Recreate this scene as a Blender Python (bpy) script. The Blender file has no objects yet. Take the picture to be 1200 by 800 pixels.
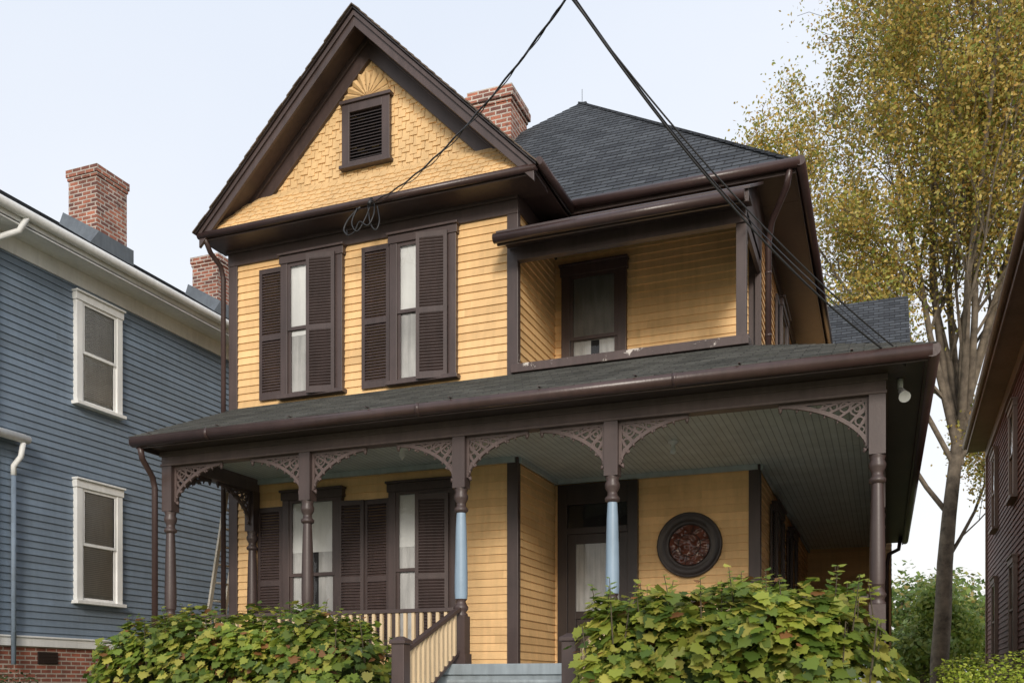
import bpy, math, random
import numpy as np
from mathutils import Vector, Matrix, noise
random.seed(7); np.random.seed(7)
H = 1.6            # datum: every root sits at z=1.6 (eye level); local z is relative to it
scene = bpy.context.scene

# ------------------------------------------------------------------ materials
def nmat(name):
    m = bpy.data.materials.new(name); m.use_nodes = True
    nt = m.node_tree; b = nt.nodes["Principled BSDF"]
    return m, nt, b
def N(nt, t, **kw):
    n = nt.nodes.new(t)
    for k, v in kw.items():
        if k in n.inputs: n.inputs[k].default_value = v
        else: setattr(n, k, v)
    return n
def c4(c): return (c[0], c[1], c[2], 1.0)
def mixc(nt, a, b, fac, mode='MIX'):
    n = nt.nodes.new('ShaderNodeMix'); n.data_type = 'RGBA'; n.blend_type = mode
    for sock, val in ((n.inputs[0], fac), (n.inputs[6], a), (n.inputs[7], b)):
        if hasattr(val, 'is_linked'): nt.links.new(val, sock)
        else: sock.default_value = val
    return n.outputs[2]
def ramp(nt, src, p0, p1, c0=(0,0,0,1), c1=(1,1,1,1)):
    r = nt.nodes.new('ShaderNodeValToRGB')
    r.color_ramp.elements[0].position = p0; r.color_ramp.elements[1].position = p1
    r.color_ramp.elements[0].color = c0; r.color_ramp.elements[1].color = c1
    nt.links.new(src, r.inputs[0]); return r.outputs[0]
def mapped(nt, out, scale):
    tc = nt.nodes.new('ShaderNodeTexCoord'); mp = nt.nodes.new('ShaderNodeMapping')
    mp.inputs['Scale'].default_value = scale
    nt.links.new(tc.outputs[out], mp.inputs[0]); return mp.outputs[0]

def paint(name, col, rough=0.55, var=0.22, board=0.0, flake=None, bump=0.15):
    m, nt, b = nmat(name)
    v = mapped(nt, 'Object', (1, 1, 1))
    n1 = N(nt, 'ShaderNodeTexNoise', Scale=1.1, Detail=7.0, Roughness=0.6); nt.links.new(v, n1.inputs['Vector'])
    vs = mapped(nt, 'Object', (7, 7, 0.9))
    n2 = N(nt, 'ShaderNodeTexNoise', Scale=2.0, Detail=5.0); nt.links.new(vs, n2.inputs['Vector'])
    a = 1 - var
    r1 = ramp(nt, n1.outputs[0], 0.3, 0.65, (a, a, a, 1), (1.06, 1.06, 1.06, 1))
    r2 = ramp(nt, n2.outputs[0], 0.3, 0.62, (1-var*.6,)*3+(1,), (1.03,)*3+(1,))
    c = mixc(nt, c4(col), r1, 1.0, 'MULTIPLY'); c = mixc(nt, c, r2, 1.0, 'MULTIPLY')
    if board > 0:
        uvn = nt.nodes.new('ShaderNodeUVMap')
        sx = nt.nodes.new('ShaderNodeSeparateXYZ'); nt.links.new(uvn.outputs[0], sx.inputs[0])
        d = N(nt, 'ShaderNodeMath', operation='DIVIDE'); nt.links.new(sx.outputs[1], d.inputs[0]); d.inputs[1].default_value = board
        fl = N(nt, 'ShaderNodeMath', operation='FLOOR'); nt.links.new(d.outputs[0], fl.inputs[0])
        w1 = nt.nodes.new('ShaderNodeTexWhiteNoise'); w1.noise_dimensions = '1D'; nt.links.new(fl.outputs[0], w1.inputs['W'])
        ad = N(nt, 'ShaderNodeMath', operation='MULTIPLY_ADD'); nt.links.new(w1.outputs[0], ad.inputs[0]); ad.inputs[1].default_value = 7.3; 
        d2 = N(nt, 'ShaderNodeMath', operation='DIVIDE'); nt.links.new(sx.outputs[0], d2.inputs[0]); d2.inputs[1].default_value = 2.7
        nt.links.new(d2.outputs[0], ad.inputs[2])
        fl2 = N(nt, 'ShaderNodeMath', operation='FLOOR'); nt.links.new(ad.outputs[0], fl2.inputs[0])
        cb = nt.nodes.new('ShaderNodeCombineXYZ'); nt.links.new(fl.outputs[0], cb.inputs[0]); nt.links.new(fl2.outputs[0], cb.inputs[1])
        w2 = nt.nodes.new('ShaderNodeTexWhiteNoise'); w2.noise_dimensions = '2D'; nt.links.new(cb.outputs[0], w2.inputs['Vector'])
        rb = ramp(nt, w2.outputs[0], 0, 1, (.87, .85, .82, 1), (1.06, 1.06, 1.06, 1))
        c = mixc(nt, c, rb, 1.0, 'MULTIPLY')
    if flake:
        n3 = N(nt, 'ShaderNodeTexNoise', Scale=5.0, Detail=10.0, Roughness=0.75); nt.links.new(v, n3.inputs['Vector'])
        rf = ramp(nt, n3.outputs[0], flake[1], flake[1]+0.03)
        c = mixc(nt, c, c4(flake[0]), rf)
    nt.links.new(c, b.inputs['Base Color']); b.inputs['Roughness'].default_value = rough
    n4 = N(nt, 'ShaderNodeTexNoise', Scale=30.0, Detail=4.0); nt.links.new(v, n4.inputs['Vector'])
    bp = N(nt, 'ShaderNodeBump', Strength=bump, Distance=0.01); nt.links.new(n4.outputs[0], bp.inputs['Height'])
    nt.links.new(bp.outputs[0], b.inputs['Normal'])
    return m

def brickmat(name, c1, c2, mortar, bw=.21, rh=.072, ms=.011, rough=.85, bump=.5, extra=None, soft=.1, offset=.5, lo=.6, hi=1.25, bias=0.0):
    m, nt, b = nmat(name)
    uv = nt.nodes.new('ShaderNodeUVMap')
    br = nt.nodes.new('ShaderNodeTexBrick'); nt.links.new(uv.outputs[0], br.inputs['Vector'])
    br.inputs['Color1'].default_value = c4(c1); br.inputs['Color2'].default_value = c4(c2); br.inputs['Mortar'].default_value = c4(mortar)
    br.inputs['Scale'].default_value = 1; br.inputs['Mortar Size'].default_value = ms; br.inputs['Mortar Smooth'].default_value = soft
    br.inputs['Brick Width'].default_value = bw; br.inputs['Row Height'].default_value = rh; br.offset = offset; br.inputs['Bias'].default_value = bias
    v = mapped(nt, 'Object', (1, 1, 1))
    n1 = N(nt, 'ShaderNodeTexNoise', Scale=2.2, Detail=8.0, Roughness=0.65); nt.links.new(v, n1.inputs['Vector'])
    r1 = ramp(nt, n1.outputs[0], 0.3, 0.7, (lo, lo, lo, 1), (hi, hi, hi, 1))
    c = mixc(nt, br.outputs[0], r1, 1.0, 'MULTIPLY')
    if extra: 
        n3 = N(nt, 'ShaderNodeTexNoise', Scale=3.0, Detail=6.0, Roughness=.7); nt.links.new(v, n3.inputs['Vector'])
        c = mixc(nt, c, c4(extra[0]), ramp(nt, n3.outputs[0], extra[1], extra[1]+.15))
    nt.links.new(c, b.inputs['Base Color']); b.inputs['Roughness'].default_value = rough
    n2 = N(nt, 'ShaderNodeTexNoise', Scale=60.0, Detail=3.0); nt.links.new(v, n2.inputs['Vector'])
    ma = N(nt, 'ShaderNodeMath', operation='MULTIPLY_ADD'); nt.links.new(br.outputs[1], ma.inputs[0]); ma.inputs[1].default_value = -1.5
    nt.links.new(n2.outputs[0], ma.inputs[2])
    bp = N(nt, 'ShaderNodeBump', Strength=bump, Distance=0.012); nt.links.new(ma.outputs[0], bp.inputs['Height'])
    nt.links.new(bp.outputs[0], b.inputs['Normal'])
    return m

def leafmat(name, trans=.35):
    m, nt, b = nmat(name)
    at = nt.nodes.new('ShaderNodeAttribute'); at.attribute_name = 'Col'
    nt.links.new(at.outputs[0], b.inputs['Base Color']); b.inputs['Roughness'].default_value = .5
    tr = nt.nodes.new('ShaderNodeBsdfTranslucent'); nt.links.new(at.outputs[0], tr.inputs[0])
    mx = nt.nodes.new('ShaderNodeMixShader'); mx.inputs[0].default_value = trans
    nt.links.new(b.outputs[0], mx.inputs[1]); nt.links.new(tr.outputs[0], mx.inputs[2])
    nt.links.new(mx.outputs[0], nt.nodes['Material Output'].inputs[0])
    return m
def groundmat(name, ca, cb, scale=3., rough=.95):
    m, nt, b = nmat(name)
    v = mapped(nt, 'Object', (1, 1, 1))
    n1 = N(nt, 'ShaderNodeTexNoise', Scale=scale, Detail=9.0, Roughness=.7); nt.links.new(v, n1.inputs['Vector'])
    c = mixc(nt, c4(ca), c4(cb), ramp(nt, n1.outputs[0], .35, .65)); nt.links.new(c, b.inputs['Base Color'])
    b.inputs['Roughness'].default_value = rough
    bp = N(nt, 'ShaderNodeBump', Strength=.5, Distance=.02); nt.links.new(n1.outputs[0], bp.inputs['Height']); nt.links.new(bp.outputs[0], b.inputs['Normal'])
    return m
def glassmat(name, tint=(1,1,1), refl=1.5):
    m, nt, b = nmat(name); nt.nodes.remove(b)
    t = nt.nodes.new('ShaderNodeBsdfTransparent'); t.inputs[0].default_value = c4(tint)
    g = nt.nodes.new('ShaderNodeBsdfGlossy'); g.inputs['Roughness'].default_value = .03
    fr = nt.nodes.new('ShaderNodeFresnel'); fr.inputs[0].default_value = refl
    v = mapped(nt, 'Object', (1, 1, 1)); n1 = N(nt, 'ShaderNodeTexNoise', Scale=2.5); nt.links.new(v, n1.inputs['Vector'])
    bp = N(nt, 'ShaderNodeBump', Strength=.25, Distance=.02); nt.links.new(n1.outputs[0], bp.inputs['Height']); nt.links.new(bp.outputs[0], g.inputs['Normal'])
    mx = nt.nodes.new('ShaderNodeMixShader'); nt.links.new(fr.outputs[0], mx.inputs[0])
    nt.links.new(t.outputs[0], mx.inputs[1]); nt.links.new(g.outputs[0], mx.inputs[2])
    nt.links.new(mx.outputs[0], nt.nodes['Material Output'].inputs[0]); return m

EXP = .115
M_yel = paint('yellow_clapboard', (.84, .55, .262), .6, .14, EXP)
M_shg = paint('yellow_shingle', (.82, .55, .27), .65, .22)
M_trim = paint('brown_trim', (.078, .053, .049), .42, .3, bump=.1)
M_trimw = paint('brown_trim_weathered', (.09, .06, .055), .5, .35, flake=((.55,.5,.45), .6))
M_beam = paint('porch_beam_paint', (.13, .092, .086), .5, .3)
M_shut = paint('shutter_paint', (.07, .047, .044), .5, .35)
M_dark = paint('dark_trim', (.034, .023, .021), .4, .3)
M_gut = paint('gutter_paint', (.068, .041, .038), .32, .25)
M_ceil = brickmat('beadboard', (.50, .54, .51), (.54, .58, .55), (.26, .29, .27), 6, .085, .006, .5, .4, lo=.8, hi=1.1)
M_ctrim = paint('ceiling_trim_paint', (.42, .47, .47), .5, .2)
M_postblue = paint('blue_post_paint', (.28, .38, .48), .45, .2)
M_floor = paint('porch_floor_paint', (.3, .35, .38), .5, .3)
M_cream = paint('cream_paint', (.74, .57, .36), .5, .15)
M_brick = brickmat('brick_red', (.36, .11, .065), (.19, .07, .05), (.42, .36, .3))
M_brick2 = brickmat('old_brick', (.42, .15, .09), (.14, .06, .05), (.50, .44, .38), .23, .085, .013, extra=((.06, .045, .04), .60), soft=0, bump=.9)
M_roof = brickmat('slate_shingle', (.072, .08, .091), (.03, .034, .041), (.01, .01, .012), .25, .16, .009, .8, .5, soft=0, lo=.7, hi=1.15)
M_proof = brickmat('porch_shingle', (.105, .105, .096), (.055, .056, .051), (.03, .03, .028), .3, .14, .007, .9, .5, soft=0, lo=.65, extra=((.085,.088,.068),.58))
M_wh = paint('white_paint', (.78, .78, .76), .5, .12)
M_blue = paint('blue_clapboard', (.185, .24, .31), .6, .14, EXP)
M_red = paint('redbrown_clapboard', (.22, .085, .065), .6, .2, .13)
M_tan = paint('tan_trim', (.29, .2, .15), .5, .25)
M_metal = paint('grey_flashing', (.13, .15, .17), .4, .3)
M_wire = paint('cable', (.02, .02, .022), .5, .1)
M_shade = paint('white_shade', (.66, .67, .66), .8, .1)
M_lace = paint('lace_curtain', (.5, .5, .49), .9, .35)
M_screen = paint('grey_screen', (.26, .25, .235), .7, .4)  # mottled grey sheet behind the upper balcony door glass
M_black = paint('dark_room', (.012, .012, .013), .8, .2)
M_glass = glassmat('window_glass')
M_wood = paint('weathered_wood', (.42, .33, .24), .8, .4)
M_lad = paint('pale_wood', (.68, .63, .54), .7, .3)
M_conc = groundmat('concrete', (.34, .32, .29), (.46, .44, .4), 4, .9)
M_step = paint('step_paint', (.36, .41, .43), .7, .35)
M_asph = groundmat('asphalt', (.05, .05, .052), (.08, .08, .08), 14, .9)
M_grass = groundmat('grass_soil', (.06, .09, .02), (.17, .16, .06), 2.2)
M_leaf = leafmat('leaf', .40)
M_bark = groundmat('bark', (.075, .06, .045), (.24, .195, .145), 2.5, .9)
M_stem = groundmat('stem', (.06, .05, .03), (.1, .08, .05), 6, .9)

m, nt, b = nmat('stained_glass')
v = mapped(nt, 'Object', (1, 1, 1)); vo = N(nt, 'ShaderNodeTexVoronoi', Scale=9.0); nt.links.new(v, vo.inputs['Vector'])
c = mixc(nt, (.05, .016, .011, 1), (.17, .055, .035, 1), vo.outputs[0]); nt.links.new(c, b.inputs['Base Color'])
b.inputs['Roughness'].default_value = .08
n1 = N(nt, 'ShaderNodeTexNoise', Scale=9.0, Detail=1.0); nt.links.new(v, n1.inputs['Vector'])
bp = N(nt, 'ShaderNodeBump', Strength=1.0, Distance=.06); nt.links.new(n1.outputs[0], bp.inputs['Height']); nt.links.new(bp.outputs[0], b.inputs['Normal'])
M_stain = m

# ------------------------------------------------------------------ builder
class B:
    def __init__(s): s.v=[]; s.f=[]; s.uv=[]; s.M=Matrix.Identity(4); s.sm=[]
    def face(s, pts, uv=None, smooth=False):
        i=len(s.v); P=[s.M@Vector(p) for p in pts]; s.v+=P; s.f.append(list(range(i,i+len(P)))); s.uv.append(uv); s.sm.append(smooth)
    def hexa(s, p):
        i=len(s.v); s.v+=[s.M@Vector(q) for q in p]
        for f in ((3,2,1,0),(4,5,6,7),(0,1,5,4),(1,2,6,5),(2,3,7,6),(3,0,4,7)):
            s.f.append([i+k for k in f]); s.uv.append(None); s.sm.append(False)
    def box(s,x0,x1,y0,y1,z0,z1):
        s.hexa([(x0,y0,z0),(x1,y0,z0),(x1,y1,z0),(x0,y1,z0),(x0,y0,z1),(x1,y0,z1),(x1,y1,z1),(x0,y1,z1)])
    def beam(s,p0,p1,w,h,up=(0,0,1)):
        p0=Vector(p0);p1=Vector(p1);d=(p1-p0).normalized();u=Vector(up)
        sd=d.cross(u).normalized();u=sd.cross(d).normalized()
        a=sd*w/2;b_=u*h/2
        s.hexa([p0-a-b_,p0+a-b_,p0+a+b_,p0-a+b_,p1-a-b_,p1+a-b_,p1+a+b_,p1-a+b_])
    def tube(s,pts,r,n=8,closed=False,cap=True):
        pts=[Vector(p) for p in pts]; m=len(pts)
        rs=r if hasattr(r,'__len__') else [r]*m
        i0=len(s.v); prev=None
        for k in range(m):
            if closed: d=pts[(k+1)%m]-pts[k-1]
            else: d=pts[min(k+1,m-1)]-pts[max(k-1,0)]
            d.normalize()
            if prev is None:
                a=d.cross(Vector((0,0,1)))
                if a.length<1e-3: a=d.cross(Vector((0,1,0)))
            else: a=prev-d*prev.dot(d)
            a.normalize(); prev=a; c=d.cross(a)
            for j in range(n):
                t=2*math.pi*(j+.5)/n; s.v.append(s.M@(pts[k]+(a*math.cos(t)+c*math.sin(t))*rs[k]))
        for k in range(m if closed else m-1):
            k2=(k+1)%m
            for j in range(n):
                j2=(j+1)%n
                s.f.append([i0+k*n+j,i0+k*n+j2,i0+k2*n+j2,i0+k2*n+j]); s.uv.append(None); s.sm.append(n>5)
        if cap and not closed:
            s.f.append([i0+j for j in range(n)][::-1]); s.uv.append(None); s.sm.append(False)
            s.f.append([i0+(m-1)*n+j for j in range(n)]); s.uv.append(None); s.sm.append(False)
    def lathe(s,cx,cy,prof,n=16):
        i0=len(s.v)
        for r,z in prof:
            for j in range(n):
                t=2*math.pi*j/n; s.v.append(s.M@Vector((cx+r*math.cos(t),cy+r*math.sin(t),z)))
        for k in range(len(prof)-1):
            for j in range(n):
                j2=(j+1)%n
                s.f.append([i0+k*n+j,i0+k*n+j2,i0+(k+1)*n+j2,i0+(k+1)*n+j]); s.uv.append(None); s.sm.append(True)
    def lapped(s,poly,n,up,e,t,flat=False):
        poly=[Vector(p) for p in poly]; n=Vector(n).normalized(); V=Vector(up); V=(V-n*V.dot(n)).normalized(); U=V.cross(n).normalized()
        O=min(poly,key=lambda p:p.dot(V)); P=[((p-O).dot(U),(p-O).dot(V)) for p in poly]
        vmax=max(p[1] for p in P)
        def clip(pp,v,keep_above):
            out=[]
            for i in range(len(pp)):
                a=pp[i];b_=pp[(i+1)%len(pp)]
                ia=(a[1]>=v-1e-9) if keep_above else (a[1]<=v+1e-9); ib=(b_[1]>=v-1e-9) if keep_above else (b_[1]<=v+1e-9)
                if ia: out.append(a)
                if ia!=ib:
                    q=(v-a[1])/(b_[1]-a[1]); out.append((a[0]+q*(b_[0]-a[0]),v))
            return out
        k=0
        while k*e<vmax-1e-6:
            v0=k*e; v1=min(v0+e,vmax)
            pp=clip(clip(P,v0,True),v1,False)
            if len(pp)>=3:
                L=lambda q,off=None:O+U*q[0]+V*q[1]+n*((t*(1-(q[1]-v0)/e)) if off is None else off)
                s.face([L(q) for q in pp],[(q[0]+50,q[1]+1e-4) for q in pp])
                us=[q[0] for q in pp if abs(q[1]-v0)<1e-6]
                if len(us)>=2:
                    a,b_=min(us),max(us)
                    s.face([L((a,v0),-.002),L((b_,v0),-.002),L((b_,v0)),L((a,v0))],[(a+50,v0+.4*e),(b_+50,v0+.4*e),(b_+50,v0+.42*e),(a+50,v0+.42*e)])
            k+=1
    def obj(s,name,mat,parent=None,bevel=0,loc=None):
        me=bpy.data.meshes.new(name); me.from_pydata([tuple(p) for p in s.v],[],s.f)
        me.update()
        ul=me.uv_layers.new(name='UVMap'); 
        for pi,p in enumerate(me.polygons):
            uv=s.uv[pi]
            nn=p.normal; ax=max(range(3),key=lambda a:abs(nn[a]))
            for k,li in enumerate(p.loop_indices):
                if uv: ul.data[li].uv=uv[k]
                else:
                    co=me.vertices[me.loops[li].vertex_index].co
                    ul.data[li].uv=((co.y+40,co.z+20) if ax==0 else (co.x+40,co.z+20) if ax==1 else (co.x+40,co.y+20))
        me.polygons.foreach_set('use_smooth',s.sm)
        me.materials.append(mat)
        o=bpy.data.objects.new(name,me); scene.collection.objects.link(o)
        if parent: o.parent=parent
        else: o.location=(0,0,H)
        if loc is not None: o.location=loc
        if bevel:
            md=o.modifiers.new('bevel','BEVEL'); md.width=bevel; md.segments=2; md.limit_method='ANGLE'; md.angle_limit=math.radians(50)
        return o
def root(name,loc=(0,0,H),rz=0):
    e=bpy.data.objects.new(name,None); e.location=loc; e.rotation_euler=(0,0,rz); scene.collection.objects.link(e); return e
RX=lambda x,y,z=0:Matrix.Translation((x,y,z))@Matrix.Rotation(math.pi/2,4,'Z')
RNX=lambda x,y,z=0:Matrix.Translation((x,y,z))@Matrix.Rotation(-math.pi/2,4,'Z')

# ------------------------------------------------------------------ window / shutter kits
def window(T,S,G,C,M,x0,x1,z0,z1,cas=.12,sill=True,shade=.55,dark=None,lace=None,proud=.095):
    for b_ in (T,S,G,C): b_.M=M
    if dark: dark.M=M
    if lace: lace.M=M
    T.box(x0,x0+cas,-proud,.03,z0,z1-cas); T.box(x1-cas,x1,-proud,.03,z0,z1-cas)
    T.box(x0-.02,x1+.02,-proud-.015,.03,z1-cas,z1); T.box(x0-.035,x1+.035,-proud-.05,.03,z1,z1+.035)
    if sill: T.box(x0-.04,x1+.04,-proud-.06,.03,z0-.06,z0)
    a,b2=x0+cas,x1-cas; zt=z1-cas; zm=(z0+zt)/2; f=.05
    for (q0,q1,y) in ((zm-.02,zt,-.082),(z0,zm+.025,-.06)):
        S.box(a,a+f,y,y+.02,q0,q1); S.box(b2-f,b2,y,y+.02,q0,q1); S.box(a+f,b2-f,y,y+.02,q1-f,q1); S.box(a+f,b2-f,y,y+.02,q0,q0+f)
        G.face([(a+f,y+.012,q0+f),(b2-f,y+.012,q0+f),(b2-f,y+.012,q1-f),(a+f,y+.012,q1-f)])
    zs=zt-(zt-z0)*shade
    n=28
    C.face([(a,-.037,zs),(b2,-.037,zs),(b2,-.037,zt),(a,-.037,zt)])
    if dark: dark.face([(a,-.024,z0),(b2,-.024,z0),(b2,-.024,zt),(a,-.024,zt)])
    L=lace if lace else C
    for i in range(n):
        u0,u1=i/n,(i+1)/n; X0=a+(b2-a)*u0; X1=a+(b2-a)*u1
        if .42<u0<.58 and lace: continue
        y0=-.032+.005*math.sin(u0*44); y1=-.032+.005*math.sin(u1*44)
        L.face([(X0,y0,z0),(X1,y1,z0),(X1,y1,zs+.002),(X0,y0,zs+.002)])
def shutter(SH,M,w,h,ang=0,yo=-.06):
    SH.M=M@Matrix.Translation((0,yo,0))@Matrix.Rotation(ang,4,'Z')
    st=.055; t=.035
    SH.box(0,st,-t,0,0,h); SH.box(w-st,w,-t,0,0,h)
    SH.box(st,w-st,-t,0,0,.1); SH.box(st,w-st,-t,0,h-.075,h); zm=h*.47; SH.box(st,w-st,-t,0,zm-.04,zm+.04)
    for z0,z1 in ((.1,zm-.04),(zm+.04,h-.075)):
        n=int((z1-z0)/.043); 
        for i in range(n):
            z=z0+(i+.5)*(z1-z0)/n+random.uniform(-.002,.002)
            SH.hexa([(st,-t+.002,z-.021),(w-st,-t+.002,z-.021),(w-st,-.004,z+.013),(st,-.004,z+.013),(st,-t+.002,z-.012),(w-st,-t+.002,z-.012),(w-st,-.004,z+.022),(st,-.004,z+.022)])

# =================================================================== VICTORIAN HOUSE
house=root('victorian_house')
XL,XC,XR=-9.74,-4.86,-1.72
YF,YM,YB=12.7,14.4,24.0
ZF,ZC=.23,3.2
GL,GR=-9.38,.40
Y=B()
Y.lapped([(XL,YF,ZF),(XC,YF,ZF),(XC,YF,6.72),(XL,YF,6.72)],(0,-1,0),(0,0,1),EXP,.02)
Y.lapped([(XC,YF,ZF),(XC,YM,ZF),(XC,YM,6.95),(XC,YF,6.95)],(1,0,0),(0,0,1),EXP,.02)
Y.lapped([(XC,YM,ZF),(XR,YM,ZF),(XR,YM,7.0),(XC,YM,7.0)],(0,-1,0),(0,0,1),EXP,.02)
Y.lapped([(XR,YM,ZF),(XR,YB,ZF),(XR,YB,7.0),(XR,YM,7.0)],(1,0,0),(0,0,1),EXP,.02)
Y.lapped([(XL,YF,ZF),(XL,27,ZF),(XL,27,6.95),(XL,YF,6.95)],(-1,0,0),(0,0,1),EXP,.02)
Y.lapped([(XR,YB,ZF),(.15,YB,ZF),(.15,YB,7.0),(XR,YB,7.0)],(0,-1,0),(0,0,1),EXP,.02)
Y.lapped([(.15,YB,ZF),(.15,29.4,ZF),(.15,29.4,7.0),(.15,YB,7.0)],(1,0,0),(0,0,1),EXP,.02)
Y.obj('clapboard_walls',M_yel,house)
core=B(); core.box(XL+.02,XC-.02,YF+.02,20,-.9,6.9); core.box(XL+.03,XR-.02,YM+.02,27,-.9,6.95); core.box(XR-.5,.13,YB+.02,29.4,-.9,6.95)
core.obj('light_blocking_core',M_cream,house)  # solid boxes added behind the one-sided siding to block light
F=B(); F.box(XL+.03,XC-.03,YF+.03,14.6,-.95,ZF-.004); F.box(-9.3,-4.9,10.6,10.72,-.95,.08); F.box(-2.85,-.06,10.6,10.72,-.95,.08); F.box(-.16,-.05,10.75,YB,-.95,.08); F.box(-9.32,-9.2,10.75,12.6,-.95,.08)
F.obj('brick_foundation',M_brick,house)
T=B()
cb=.13; p=.035
T.box(XL-p,XL+cb,YF-p,YF+.01,ZF,6.7); T.box(XL-p,XL-.001,YF+.01,YF+cb,ZF,6.7)
T.box(XC-cb,XC+p,YF-p,YF+.01,ZF,6.7); T.box(XC+.001,XC+p,YF+.01,YF+cb*.6,ZF,6.7)
T.box(XR-cb,XR+p,YM-p,YM+.01,ZF,6.9); T.box(XR+.001,XR+p,YM+.01,YM+cb,ZF,6.9)
T.box(XL-.04,XC+.04,YF-.045,YF-.001,6.64,6.9); T.box(XC+.001,XC+.045,YF,YM,6.68,6.93)
T.box(XL-.05,XC+.05,YF-.09,YF-.046,6.83,6.91)
T.box(XC,XR+.04,YM-.045,YM-.001,6.72,6.98); T.box(XR+.001,XR+.045,YM,YB,6.72,6.98)
T.box(-9.9,-4.40,12.2,12.75,6.87,6.92)
T.box(-9.9,-4.40,12.17,12.21,6.86,6.98)
T.box(-4.9,-4.38,12.2,13.7,6.935,6.97); T.box(-4.42,-4.38,12.2,13.7,6.93,7.08)
T.box(-9.92,-9.7,12.2,26.5,6.93,6.97)
T.box(-4.40,-1.15,13.66,14.45,6.98,7.02); T.box(-4.4,-1.15,13.63,13.665,6.97,7.13)
T.box(-1.75,-1.13,14.45,26.0,6.98,7.02); T.box(-1.15,-1.12,13.63,26.0,6.97,7.13)
T.obj('eave_trim',M_trim,house,bevel=.006)
G=B()
G.tube([(-9.93,12.13,6.93),(-4.35,12.13,6.93)],.05,10)
G.tube([(-4.32,12.12,7.0),(-4.32,13.62,7.04)],.06,10)
G.tube([(-4.34,13.56,7.08),(-1.06,13.56,7.08)],.07,12)
G.tube([(-1.06,13.52,7.08),(-1.06,26,7.08)],.07,12)
G.tube([(-9.82,12.14,6.9),(-9.84,12.3,6.74),(-9.84,12.55,6.62),(-9.84,12.62,6.45),(-9.84,12.62,.0)],.04,8)
G.tube([(-1.2,13.6,7.03),(-1.25,13.7,6.85),(-1.5,14.15,6.6),(-1.56,14.27,6.35),(-1.56,14.27,4.3)],.045,10)
G.tube([(GL+.06,10.2,3.2),(GL+.06,10.25,3.02),(-9.42,10.55,2.85),(-9.42,10.6,2.7),(-9.42,10.6,-.8)],.042,8)
G.tube([(.34,22.8,3.2),(.3,22.8,2.95),(.1,22.8,2.85),(.06,22.8,2.6),(.06,22.8,-.8)],.045,8)
G.tube([(GL-.03,10.17,3.235),(GR+.04,10.17,3.235)],.075,14)
G.tube([(GR+.04,10.13,3.235),(GR+.04,23.6,3.235)],.075,14)
G.tube([(GL-.04,10.17,3.235),(GL-.04,12.7,3.235)],.06,10)
G.tube([(-5.0,12.2,6.1),(-1.62,12.2,6.1)],.068,12)
for x in np.arange(-9.1,.3,1.1): G.beam((x,10.09,3.31),(x,10.3,3.33),.025,.006)
for x in np.arange(-8.2,.3,3.05): G.tube([(x,10.17,3.235),(x+.05,10.17,3.235)],.079,14)
for z in (5.9,5.0): G.tube([(-1.56,14.27,z),(-1.56,14.27,z+.04)],.052,10)
G.obj('gutters',M_gut,house)

# ---- gable
GB=B()
zb=7.5
def shingle_rows(bu,O,U,V,n,length_fn,rows,e,w,t,jit=.35):
    O=Vector(O);U=Vector(U).normalized();V=Vector(V).normalized();n=Vector(n).normalized()
    for r in range(rows):
        v0=r*e; a,b_=length_fn(v0)
        if b_-a<.03: continue
        k=int(math.floor(a/w)); x=k*w+(w*.5 if r%2 else 0)
        while x<b_:
            x0=max(x,a);x1=min(x+w-.007,b_); x+=w; k+=1
            if x1-x0<.02: continue
            dz=-e*jit*((k+r//2)%2)+random.uniform(-.005,.005); tt=t+random.uniform(0,.006)
            A=lambda uu,vv,nn:O+U*uu+V*vv+n*nn
            bu.hexa([A(x0,v0+dz,0),A(x1,v0+dz,0),A(x1,v0+dz,tt),A(x0,v0+dz,tt),A(x0,v0+e*1.3,0),A(x1,v0+e*1.3,0),A(x1,v0+e*1.3,.003),A(x0,v0+e*1.3,.003)])
gy=12.62
cx=-7.15
def gl(v):
    hw=(9.32-(zb-.15+v))/ (2.74/2.8)
    return (cx-hw,cx+hw) if hw>0 else (0,0)
shingle_rows(GB,(0,gy,zb-.15),(1,0,0),(0,0,1),(0,-1,0),gl,17,.115,.125,.021,.42)
sk0=(12.175,6.97); sk1=(12.52,7.52)
skirtV=Vector((0,sk1[0]-sk0[0],sk1[1]-sk0[1])); sl=skirtV.length
shingle_rows(GB,(0,sk0[0],sk0[1]),(1,0,0),skirtV,(0,-skirtV.z,skirtV.y),lambda v:(-9.8+v*.98,-4.46-v*.98),int(sl/.115)+1,.115,.125,.018,.2)
GB.obj('gable_shingles',M_shg,house)
core=B(); core.face([(-9.85,gy+.01,7.0),(-4.4,gy+.01,7.0),(cx,gy+.01,9.7)]); core.face([(-9.78,sk0[0]+.004,sk0[1]-.02),(-4.46,sk0[0]+.004,sk0[1]-.02),(-5.05,sk1[0]+.004,sk1[1]),(-9.23,sk1[0]+.004,sk1[1])]); core.face([(-9.23,sk1[0],sk1[1]),(-5.05,sk1[0],sk1[1]),(-5.05,gy,sk1[1]),(-9.23,gy,sk1[1])])
core.obj('gable_backing',M_cream,house)
SB=B()
c0=Vector((-7.2,gy-.03,8.76))
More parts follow.
